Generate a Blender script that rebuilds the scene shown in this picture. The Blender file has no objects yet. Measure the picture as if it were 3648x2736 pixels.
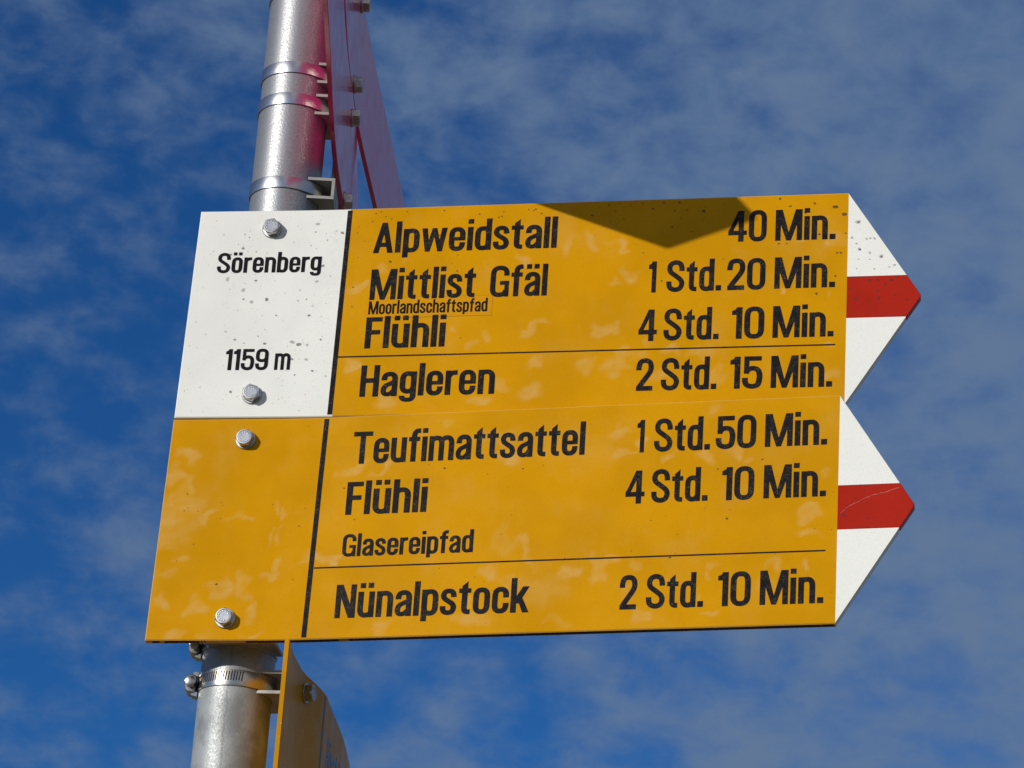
import bpy, bmesh, math, random
import numpy as np
from mathutils import Vector, Matrix
random.seed(7)
S = bpy.context.scene
COL = S.collection

# ------------------------------------------------------------------ camera
Z0 = 2.74                                   # height of the upper sign's top edge above the ground
cam_d = bpy.data.cameras.new("camera")
cam = bpy.data.objects.new("camera", cam_d); COL.objects.link(cam)
cp, cr, cy = 0.39803, 0.06653, -0.13176     # pitch, roll, yaw
fwd = Vector((math.sin(cy)*math.cos(cp), math.cos(cy)*math.cos(cp), math.sin(cp)))
rgt = Vector((math.cos(cy), -math.sin(cy), 0)); up = rgt.cross(fwd)
r2 = rgt*math.cos(cr) + up*math.sin(cr); u2 = -rgt*math.sin(cr) + up*math.cos(cr)
m = Matrix((r2, u2, -fwd)).transposed().to_4x4()
m.translation = Vector((0.52300, -2.36755, Z0-1.13469))
cam.matrix_world = m
cam_d.sensor_width = 36.0; cam_d.lens = 11000/3648*36.0
cam_d.clip_start = 0.05; cam_d.clip_end = 5000
S.camera = cam

# ------------------------------------------------------------------ sun + sky
SUN_AZ, SUN_EL = math.radians(39.35), math.radians(15.8)    # to the left of the signs' facing direction
sun_dir = Vector((-math.sin(SUN_AZ)*math.cos(SUN_EL), -math.cos(SUN_AZ)*math.cos(SUN_EL), math.sin(SUN_EL)))
ld = bpy.data.lights.new("sun", 'SUN'); ld.energy = 3.5; ld.angle = math.radians(0.53); ld.color = (1.0, 0.955, 0.87)
lo = bpy.data.objects.new("sun", ld); COL.objects.link(lo)
lo.rotation_euler = (-sun_dir).to_track_quat('-Z', 'Y').to_euler(); lo.location = (-4, -4, 6)

W = bpy.data.worlds.new("World"); S.world = W; W.use_nodes = True
wt = W.node_tree; wt.nodes.clear()
def N(t, typ, **kw):
    n = t.nodes.new(typ)
    for k, v in kw.items():
        if k == 'ins':
            for i, x in v.items(): n.inputs[i].default_value = x
        else: setattr(n, k, v)
    return n
def L(t, a, b): t.links.new(a, b)
sky = N(wt, 'ShaderNodeTexSky', sky_type='NISHITA', sun_disc=False)
sky.sun_elevation = SUN_EL; sky.sun_rotation = math.atan2(sun_dir.x, sun_dir.y)
sky.altitude = 1200; sky.air_density = 1.0; sky.dust_density = 0.3; sky.ozone_density = 2.5
tc = N(wt, 'ShaderNodeTexCoord')
# broken altocumulus: small puffs inside larger patches, denser and veiled towards the east (right of the signs)
mp = N(wt, 'ShaderNodeVectorMath', operation='MULTIPLY', ins={1: (1.0, 1.0, 1.6)}); L(wt, tc.outputs['Generated'], mp.inputs[0])
n1 = N(wt, 'ShaderNodeTexNoise', ins={'Scale': 40.0, 'Detail': 7.0, 'Roughness': 0.56, 'Distortion': 0.2}); L(wt, mp.outputs[0], n1.inputs['Vector'])
n2 = N(wt, 'ShaderNodeTexNoise', ins={'Scale': 13.0, 'Detail': 2.0, 'Roughness': 0.5}); L(wt, mp.outputs[0], n2.inputs['Vector'])
east = N(wt, 'ShaderNodeVectorMath', operation='DOT_PRODUCT', ins={1: (math.cos(cy), -math.sin(cy), 0.35)}); L(wt, tc.outputs['Generated'], east.inputs[0])
a0 = N(wt, 'ShaderNodeMath', operation='MULTIPLY_ADD', ins={1: 0.75, 2: -0.10}); L(wt, east.outputs['Value'], a0.inputs[0])
cl = N(wt, 'ShaderNodeClamp', ins={1: -0.13, 2: 0.16}); L(wt, a0.outputs[0], cl.inputs[0])
a1 = N(wt, 'ShaderNodeMath', operation='MULTIPLY_ADD', ins={1: 0.5}); L(wt, n2.outputs[0], a1.inputs[0]); L(wt, n1.outputs[0], a1.inputs[2])
a2 = N(wt, 'ShaderNodeMath', operation='ADD'); L(wt, a1.outputs[0], a2.inputs[0]); L(wt, cl.outputs[0], a2.inputs[1])
veil = N(wt, 'ShaderNodeMapRange', interpolation_type='SMOOTHSTEP', ins={1: 0.10, 2: 0.42, 3: 0.0, 4: 0.55}); L(wt, east.outputs['Value'], veil.inputs[0])
CLOUD = N(wt, 'ShaderNodeMapRange', interpolation_type='SMOOTHSTEP', ins={1: 0.50, 2: 1.08, 3: 0.0, 4: 0.95}); L(wt, a2.outputs[0], CLOUD.inputs[0])
tint = N(wt, 'ShaderNodeMix', data_type='RGBA', blend_type='MULTIPLY', ins={0: 1.0, 7: (0.13, 0.43, 0.80, 1)}); L(wt, sky.outputs[0], tint.inputs[6])
# thin cloud is lit from behind near the sun and stays grey-blue away from it
dt = N(wt, 'ShaderNodeVectorMath', operation='DOT_PRODUCT', ins={1: tuple(sun_dir)}); L(wt, tc.outputs['Generated'], dt.inputs[0])
near = N(wt, 'ShaderNodeMapRange', interpolation_type='SMOOTHSTEP', ins={1: -0.35, 2: 0.95, 3: 0.0, 4: 1.0}); L(wt, dt.outputs['Value'], near.inputs[0])
ccol = N(wt, 'ShaderNodeMix', data_type='RGBA', ins={6: (1.22, 1.88, 3.10, 1), 7: (7.5, 7.2, 6.8, 1)}); L(wt, near.outputs[0], ccol.inputs[0])
cmix = N(wt, 'ShaderNodeMix', data_type='RGBA'); L(wt, tint.outputs[2], cmix.inputs[6]); L(wt, ccol.outputs[2], cmix.inputs[7])
c1 = N(wt, 'ShaderNodeMath', operation='SUBTRACT', ins={0: 1.0}); L(wt, CLOUD.outputs[0], c1.inputs[1])
v1 = N(wt, 'ShaderNodeMath', operation='SUBTRACT', ins={0: 1.0}); L(wt, veil.outputs[0], v1.inputs[1])
cv = N(wt, 'ShaderNodeMath', operation='MULTIPLY'); L(wt, c1.outputs[0], cv.inputs[0]); L(wt, v1.outputs[0], cv.inputs[1])
cf = N(wt, 'ShaderNodeMath', operation='SUBTRACT', ins={0: 1.0}); L(wt, cv.outputs[0], cf.inputs[1]); L(wt, cf.outputs[0], cmix.inputs[0])
bg = N(wt, 'ShaderNodeBackground', ins={1: 0.10}); L(wt, cmix.outputs[2], bg.inputs[0])
wo = N(wt, 'ShaderNodeOutputWorld'); L(wt, bg.outputs[0], wo.inputs[0])

S.view_settings.view_transform = 'Standard'; S.view_settings.look = 'None'
S.view_settings.exposure = 0.0; S.view_settings.gamma = 1.0
S.render.engine = 'CYCLES'

# ------------------------------------------------------------------ materials
def mat(name):
    M = bpy.data.materials.new(name); M.use_nodes = True
    t = M.node_tree; b = t.nodes['Principled BSDF']
    return M, t, b
def objco(t): return N(t, 'ShaderNodeTexCoord').outputs['Object']
def bump(t, b, src, strength, dist):
    n = N(t, 'ShaderNodeBump', ins={'Strength': strength, 'Distance': dist}); L(t, src, n.inputs['Height']); L(t, n.outputs[0], b.inputs['Normal']); return n
def noise(t, co, scale, detail=4.0, rough=0.55):
    n = N(t, 'ShaderNodeTexNoise', ins={'Scale': scale, 'Detail': detail, 'Roughness': rough}); L(t, co, n.inputs['Vector']); return n
def ramp(t, src, lo, hi, a=0.0, b=1.0):
    n = N(t, 'ShaderNodeMapRange', interpolation_type='SMOOTHSTEP', ins={1: lo, 2: hi, 3: a, 4: b}); L(t, src, n.inputs[0]); return n.outputs[0]
def mixc(t, fac, ca, cb, blend='MIX'):
    n = N(t, 'ShaderNodeMix', data_type='RGBA', blend_type=blend)
    if isinstance(fac, (int, float)): n.inputs[0].default_value = fac
    else: L(t, fac, n.inputs[0])
    for i, c in ((6, ca), (7, cb)):
        if isinstance(c, tuple): n.inputs[i].default_value = (*c, 1)
        else: L(t, c, n.inputs[i])
    return n.outputs[2]
def mth(t, op, a, b):
    n = N(t, 'ShaderNodeMath', operation=op)
    for i, v in ((0, a), (1, b)):
        if isinstance(v, (int, float)): n.inputs[i].default_value = v
        else: L(t, v, n.inputs[i])
    return n.outputs[0]

def paint(name, base, scuff=None, rough=0.23, var=0.06, speck=None, coat=0.0, wave=0.15, spec=.06):
    M, t, b = mat(name); co = objco(t)
    lf = noise(t, co, 14, 3); hf = noise(t, co, 900, 3, 0.7)
    c = mixc(t, ramp(t, lf.outputs[0], .35, .68), base, tuple(v*(1-var*2.0) for v in base))
    c = mixc(t, ramp(t, hf.outputs[0], .42, .75, 0, .35), c, tuple(v*0.72 for v in base))
    if scuff:
        at = N(t, 'ShaderNodeAttribute', attribute_name='scuff').outputs['Fac']
        nz = noise(t, co, 260, 7, 0.72)
        f = mth(t, 'MULTIPLY', at, ramp(t, nz.outputs[0], .25, .7, .5, 1.0))
        gl = noise(t, co, 1600, 2, 0.8)
        f = mth(t, 'MULTIPLY', f, ramp(t, gl.outputs[0], .35, .65, .72, 1.1))
        br = noise(t, co, 22, 6, .6); f = mth(t, 'ADD', f, ramp(t, br.outputs[0], .50, .80, 0, .20))    # broad faint chalking
        st = N(t, 'ShaderNodeMapping'); st.inputs['Scale'].default_value = (60, 1, 9); st.inputs['Rotation'].default_value = (0, .5, 0); L(t, co, st.inputs['Vector'])
        sc = noise(t, st.outputs[0], 12, 3, .5); f = mth(t, 'ADD', f, ramp(t, sc.outputs[0], .68, .80, 0, .22))    # rub marks
        c = mixc(t, f, c, scuff)
    if speck:
        v = N(t, 'ShaderNodeTexVoronoi', ins={'Scale': 330.0}); L(t, co, v.inputs['Vector'])
        dn = noise(t, co, 60, 2)
        th = ramp(t, dn.outputs[0], .45, .7, 0.05, 0.22)
        f = mth(t, 'LESS_THAN', v.outputs['Distance'], th)
        c = mixc(t, mth(t, 'MULTIPLY', f, .55), c, speck)
    L(t, c, b.inputs['Base Color'])
    rr = ramp(t, noise(t, co, 40, 4).outputs[0], .3, .7, rough-.05, rough+.07)
    if scuff: rr = mth(t, 'ADD', rr, mth(t, 'MULTIPLY', f, .25))
    L(t, rr, b.inputs['Roughness'])
    b.inputs['Specular IOR Level'].default_value = spec
    if coat: b.inputs['Coat Weight'].default_value = coat; b.inputs['Coat Roughness'].default_value = 0.08
    h = mth(t, 'ADD', mth(t, 'MULTIPLY', noise(t, co, 9, 2).outputs[0], 3.0), mth(t, 'MULTIPLY', hf.outputs[0], .05))
    bump(t, b, h, wave, 0.002)
    return M
YELLOW = paint('trail_yellow_paint', (0.605, 0.279, 0.0012), scuff=(0.60, 0.36, 0.10))
YELLOW_EDGE = paint('worn_yellow_edge', (0.60, 0.27, 0.006), speck=(0.75, 0.6, 0.4), rough=.34, spec=.05)
LIT_WORN_EDGE = paint('lit_worn_yellow_edge', (0.64, 0.36, 0.07), speck=(0.78, 0.62, 0.42), rough=.4, spec=.2)  # edge yellow lightened to paint in light on the chamfers; specks are wear
WHITE = paint('white_paint', (0.80, 0.80, 0.755), var=0.035, speck=(0.55, 0.54, 0.50))
TIPWHITE = paint('tip_white_paint', (0.80, 0.80, 0.76), var=0.012)
RED = paint('red_paint', (0.39, 0.020, 0.010), var=0.08)
FILM = paint('yellow_film', (0.60, 0.27, 0.005), var=0.03)
PINK = paint('magenta_red_paint', (0.60, 0.004, 0.135), rough=.14, var=.05, wave=.02, spec=.5)

def ink(name, speckle):
    M, t, b = mat(name); co = objco(t)
    n = noise(t, co, 1500, 2, .8); n2 = noise(t, co, 150, 3)
    f = mth(t, 'MULTIPLY', ramp(t, n.outputs[0], .56, .70), ramp(t, n2.outputs[0], .36, .66))
    c = mixc(t, mth(t, 'MULTIPLY', f, speckle), (0.012, 0.010, 0.010), (0.30, 0.25, 0.17))
    L(t, c, b.inputs['Base Color']); b.inputs['Roughness'].default_value = .22; b.inputs['Specular IOR Level'].default_value = .14
    return M
INK = ink('worn_black_ink', .7); INK_CLEAN = ink('black_ink', .12)

def plain(name, col, rough=.6, metal=0.0, spec=.4):
    M, t, b = mat(name); co = objco(t); n = noise(t, co, 300, 3)
    L(t, mixc(t, ramp(t, n.outputs[0], .35, .7), col, tuple(v*.75 for v in col)), b.inputs['Base Color'])
    b.inputs['Roughness'].default_value = rough; b.inputs['Metallic'].default_value = metal; b.inputs['Specular IOR Level'].default_value = spec
    return M
GRIME = plain('grey_lichen', (0.27, 0.26, 0.23), .9); GRIME_PALE = plain('pale_lichen', (0.50, 0.49, 0.45), .9)
GRIME_BROWN = plain('brown_dirt', (0.16, 0.075, 0.012), .9); GRIME_RED = plain('dark_red_dirt', (0.20, 0.018, 0.012), .9)
SCRATCHED = plain('pale_scratch', (0.50, 0.085, 0.06), .7)
EDGE_DIRT = plain('dark_edge_dirt', (0.05, 0.030, 0.012), .9)

def steel(name, col, rough, rvar, b1, metal=1.0, aniso=0.0):
    M, t, b = mat(name); co = objco(t)
    n = noise(t, co, 60, 5); n2 = noise(t, co, 700, 3, .7)
    L(t, mixc(t, ramp(t, n.outputs[0], .3, .7), col, tuple(v*.82 for v in col)), b.inputs['Base Color'])
    b.inputs['Metallic'].default_value = metal
    L(t, ramp(t, n.outputs[0], .3, .7, rough-rvar, rough+rvar), b.inputs['Roughness'])
    if b1: bump(t, b, n2.outputs[0], b1, .0004)
    return M
STAINLESS = steel('stainless_steel', (0.50, 0.49, 0.48), .38, .06, .10)
BANDSTEEL = steel('band_steel', (0.58, 0.57, 0.56), .30, .05, .05)
CASTALU = steel('cast_aluminium', (0.36, 0.345, 0.32), .6, .1, .35, metal=.55)
OLDBAND = steel('dull_band_steel', (0.50, 0.46, 0.40), .30, .08, .15)
SLOT = plain('slot_dark', (0.012, 0.011, 0.010), .8)

def galvanised():
    M, t, b = mat('galvanised_steel'); co = objco(t)
    sp = N(t, 'ShaderNodeSeparateXYZ'); L(t, co, sp.inputs[0])
    low = ramp(t, sp.outputs['Z'], Z0-.46, Z0-.22, 1, 0)        # the lower length is older and blotchier
    v = N(t, 'ShaderNodeTexVoronoi', ins={'Scale': 520.0}); L(t, co, v.inputs['Vector'])
    n = noise(t, co, 700, 4, .75); big = noise(t, co, 38, 5, .6)
    c = mixc(t, ramp(t, n.outputs[0], .35, .68), (0.36, 0.365, 0.37), (0.22, 0.225, 0.23))
    blot = mixc(t, ramp(t, big.outputs[0], .40, .62), (0.20, 0.215, 0.22), (0.33, 0.35, 0.355))
    blot = mixc(t, ramp(t, n.outputs[0], .60, .72, 0, .7), blot, (0.12, 0.11, 0.10))
    c = mixc(t, mth(t, 'MULTIPLY', low, .85), c, blot)
    # weld seam down the front of the lower length
    sx = mth(t, 'ABSOLUTE', mth(t, 'ADD', sp.outputs['X'], mth(t, 'MULTIPLY', mth(t, 'SUBTRACT', noise(t, co, 90, 3).outputs[0], .5), .004)), 0)
    seam = mth(t, 'MULTIPLY', ramp(t, sx, .0004, .0014, 1, 0), ramp(t, n.outputs[0], .42, .55))
    seam = mth(t, 'MULTIPLY', mth(t, 'MULTIPLY', seam, low), mth(t, 'LESS_THAN', sp.outputs['Y'], 0))
    c = mixc(t, mth(t, 'MULTIPLY', seam, .7), c, (0.14, 0.13, 0.12))
    L(t, c, b.inputs['Base Color'])
    L(t, mth(t, 'SUBTRACT', .62, mth(t, 'MULTIPLY', low, .36)), b.inputs['Metallic'])
    L(t, mth(t, 'ADD', ramp(t, n.outputs[0], .3, .7, .34, .52), mth(t, 'MULTIPLY', low, .07)), b.inputs['Roughness'])
    h = mth(t, 'ADD', mth(t, 'MULTIPLY', n.outputs[0], 1.0), mth(t, 'MULTIPLY', v.outputs['Distance'], .8))
    bump(t, b, h, .26, .00035)
    return M
GALV = galvanised()
def grass():
    M, t, b = mat('dry_gravel'); co = objco(t)
    n = noise(t, co, 1.5, 8); n2 = noise(t, co, .05, 4)
    c = mixc(t, ramp(t, n.outputs[0], .35, .65), (0.28, 0.225, 0.15), (0.18, 0.145, 0.09))
    c = mixc(t, ramp(t, n2.outputs[0], .4, .6, 0, .6), c, (0.16, 0.15, 0.075))
    L(t, c, b.inputs['Base Color']); b.inputs['Roughness'].default_value = .95
    bump(t, b, noise(t, co, 30, 6).outputs[0], .8, .05)
    return M
GRASS = grass()

# ------------------------------------------------------------------ object helpers
def link(name, verts, faces, material, parent=None, smooth=False, fmats=None, loc=None):
    me = bpy.data.meshes.new(name); me.from_pydata([tuple(v) for v in verts], [], faces); me.validate(); me.update()
    mats = material if isinstance(material, list) else [material]
    for mm in mats: me.materials.append(mm)
    if fmats:
        for p, i in zip(me.polygons, fmats): p.material_index = i
    if smooth:
        for p in me.polygons: p.use_smooth = True
    o = bpy.data.objects.new(name, me); COL.objects.link(o)
    if parent: o.parent = parent
    return o
def fixnormals(o):
    bm = bmesh.new(); bm.from_mesh(o.data); bmesh.ops.recalc_face_normals(bm, faces=bm.faces); bm.to_mesh(o.data); bm.free(); return o
def thing(name, label, cat, loc, group=None):
    o = bpy.data.objects.new(name, None); o.empty_display_size = .05; COL.objects.link(o); o.location = loc
    o['label'] = label; o['category'] = cat
    if group: o['group'] = group
    return o
class Buf:
    def __init__(s): s.v = []; s.f = []; s.m = []
    def add(s, v, f, mi=0):
        k = len(s.v); s.v += [tuple(x) for x in v]; s.f += [tuple(i+k for i in q) for q in f]; s.m += [mi]*len(f)

# plan curve of a bent sheet: s -> (x, y), tangent; normal = right-hand side of travel
class Sheet:
    def __init__(s, phi, x0, y0, lo, hi, origin, n=900):
        # phi(s) = heading measured from +Y towards +X ; passes (x0, y0) at s = 0
        ss = np.linspace(lo, hi, n); ph = np.array([phi(v) for v in ss]); d = ss[1]-ss[0]
        X = np.concatenate([[0], np.cumsum((np.sin(ph[1:])+np.sin(ph[:-1]))/2)*d]); Y = np.concatenate([[0], np.cumsum((np.cos(ph[1:])+np.cos(ph[:-1]))/2)*d])
        s.X = X-np.interp(0, ss, X)+x0; s.Y = Y-np.interp(0, ss, Y)+y0; s.s = ss; s.ph = ph; s.o = origin; s.tilt = 0.0
    def P(s, u, z, h=0.0):
        a = np.interp(u, s.s, s.ph)
        return (np.interp(u, s.s, s.X)+h*math.cos(a)-s.o[0], np.interp(u, s.s, s.Y)-h*math.sin(a)-s.o[1], z+s.tilt*u-s.o[2])
    def frame(s, u):
        a = np.interp(u, s.s, s.ph)
        return Vector((math.sin(a), math.cos(a), 0)), Vector((math.cos(a), -math.sin(a), 0))

def slab(sh, us, top, bot, thick=.004, c=.0006, hi=True, lo=True, left=True, right=True):
    """closed slab along the sheet between z=bot(u) and z=top(u), front edge chamfered; returns verts, faces, face tags (0 front, 1 edge, 2 back)"""
    us = list(us); st = []
    for i, u in enumerate(us): st.append((u, 0.0))
    if left: st = [(us[0], c)] + [(us[0]+c, 0.0)] + st[1:]
    if right: st = st[:-1] + [(us[-1]-c, 0.0), (us[-1], c)]
    v = []; f = []; tg = []
    for u, drop in st:
        t, b = top(u), bot(u); ct = c if hi else 0.0; cb = c if lo else 0.0
        h = -drop
        for z, hh in ((t-ct, h), (t, -ct if ct else h), (t, -thick), (b, -thick), (b, -cb if cb else h), (b+cb, h)):
            v.append(sh.P(u, z, min(hh, h)))
    for i in range(len(st)-1):
        a = i*6; b = a+6
        for k in range(6):
            k2 = (k+1) % 6
            f.append((a+k, b+k, b+k2, a+k2)); tg.append({5: 0, 2: 2}.get(k, 1))
    f.append(tuple(range(6))); tg.append(1); f.append(tuple(reversed(range(len(v)-6, len(v))))); tg.append(1)
    return v, f, tg
def arr(a, b, step): n = max(2, int(abs(b-a)/step)+1); return np.linspace(a, b, n)

def front_grid(sh, u0, u1, z0, z1, h, step, blobs):
    """dense painted face with a per-vertex wear value"""
    us = arr(u0, u1, step); zs = arr(z0, z1, step); v = []; f = []; w = []
    U, Z = np.meshgrid(us, zs, indexing='ij'); Wt = np.zeros_like(U)
    rs = np.random.RandomState(11); WU = np.zeros_like(U); WZ = np.zeros_like(U); WS = np.zeros_like(U)   # rubbed marks wander
    for k in range(26):
        lam = rs.uniform(.006, .030); th = rs.uniform(0, 6.28); ph = rs.uniform(0, 6.28, 3); arg = (U*np.cos(th)+Z*np.sin(th))*6.283/lam
        amp = .0006*(lam/.018); WU += amp*np.sin(arg+ph[0]); WZ += amp*np.sin(arg+ph[1]); WS += np.sin(arg+ph[2])/5
    U0, Z0_ = U, Z; Us, Zs = U+WU, Z+WZ
    for (bu, bz, ru, rz, an, st) in blobs:
        ca, sa = math.cos(math.radians(an)), math.sin(math.radians(an))
        du, dz = Us-bu, Zs-bz; p = (du*ca+dz*sa)/ru; q = (-du*sa+dz*ca)/rz
        wob = 1+.09*np.sin(3*np.arctan2(q, p)+bu*900)+.05*np.sin(5*np.arctan2(q, p)+bz*700)
        r = np.sqrt(p*p+q*q)/wob
        g = np.clip((1.2-r)/.62, 0, 1); g = g*g*(3-2*g)
        Wt = 1-(1-Wt)*(1-.62*st*g)
    Wt = np.clip(Wt*(.85+.28*WS), 0, 1)
    for i, u in enumerate(us):
        for j, z in enumerate(zs): v.append(sh.P(u, z, h)); w.append(float(Wt[i, j]))
    nz = len(zs)
    for i in range(len(us)-1):
        for j in range(nz-1):
            a = i*nz+j; f.append((a, a+nz, a+nz+1, a+1))
    return v, f, w

# ------------------------------------------------------------------ lettering: a condensed grotesque drawn as strokes (cap height 100, x-height 77)
def rect(a, b, c, d): return [(a, c), (b, c), (b, d), (a, d)]
def arc(cx, cy, rx, ry, a0, a1, n=12):
    o = []
    for i in range(n+1):
        t = math.radians(a0+(a1-a0)*i/n); c, s = math.cos(t), math.sin(t); e = 2/2.55
        o.append((cx+rx*math.copysign(abs(c)**e, c), cy+ry*math.copysign(abs(s)**e, s)))
    return o
def crom(p, n=7):
    o = []; q = [p[0]]+list(p)+[p[-1]]
    for i in range(1, len(q)-2):
        for k in range(n):
            t = k/n; a, b, c, d = q[i-1:i+3]
            o.append(tuple(.5*(2*b[j]+(c[j]-a[j])*t+(2*a[j]-5*b[j]+4*c[j]-d[j])*t*t+(3*b[j]-a[j]-3*c[j]+d[j])*t**3) for j in (0, 1)))
    o.append(p[-1]); return o
def stroke(p, ws=17.0, wh=14.5, closed=False, taper=None):
    """ribbon of quads; vertical runs get width ws, horizontal runs wh"""
    q = [p[0]]
    for a in p[1:]:
        if math.hypot(a[0]-q[-1][0], a[1]-q[-1][1]) > .05: q.append(a)
    if closed and math.hypot(q[0][0]-q[-1][0], q[0][1]-q[-1][1]) < .05: q.pop()
    n = len(q); Lp = []; Rp = []
    for i in range(n):
        a = q[i-1] if (i or closed) else q[i]; b = q[(i+1) % n] if (i < n-1 or closed) else q[i]
        tx, ty = b[0]-a[0], b[1]-a[1]; l = math.hypot(tx, ty) or 1; tx /= l; ty /= l
        w = .5*math.hypot(ws*ty, wh*tx)
        if taper and i < taper[0]: w *= taper[1]+(1-taper[1])*i/taper[0]
        Lp.append((q[i][0]-ty*w, q[i][1]+tx*w)); Rp.append((q[i][0]+ty*w, q[i][1]-tx*w))
    r = range(n) if closed else range(n-1)
    return ('strip', [(Lp[i], Lp[(i+1) % n], Rp[(i+1) % n], Rp[i]) for i in r])
def ring(x0, x1, y0, y1, ry=20): 
    cx = (x0+x1)/2; rx = (x1-x0)/2-8.5; t = y1+1-7.25; b = y0-1+7.25
    return stroke(arc(cx, t-ry, rx, ry, 0, 180)+arc(cx, b+ry, rx, ry, 180, 360), closed=True)
DOTS = [rect(5, 21, 88, 103), rect(29, 45, 88, 103)]
ARCH = lambda c, rx, x: stroke([(c-rx+.4, 46)]+arc(c, 50.5, rx, 20, 172, 0)+[(c+rx, 30), (c+rx, 0)], taper=(5, .62))
BOWL_A = stroke(crom([(41, 46), (29, 40.5), (14.5, 33), (8.6, 21), (11.5, 9.5), (21, 6.2), (31, 9.5), (40, 19)]), ws=16, wh=13)
SS = crom([(39, 52), (38.5, 60), (34, 68), (24, 70.8), (13.5, 68), (8.8, 58.5), (12, 49), (23.5, 40.5), (35.5, 32), (40, 21), (35.5, 9.5), (24, 6.2), (13, 9), (8.4, 17), (8, 26)])
SC = crom([(50.5, 66), (50, 76), (44.5, 89), (30, 93.8), (15, 89), (9.3, 76), (13.5, 63), (29, 51.5), (45.5, 39), (51.5, 26), (45.5, 11), (30, 6.2), (14.5, 11), (8.7, 22), (8.3, 33)])
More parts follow.
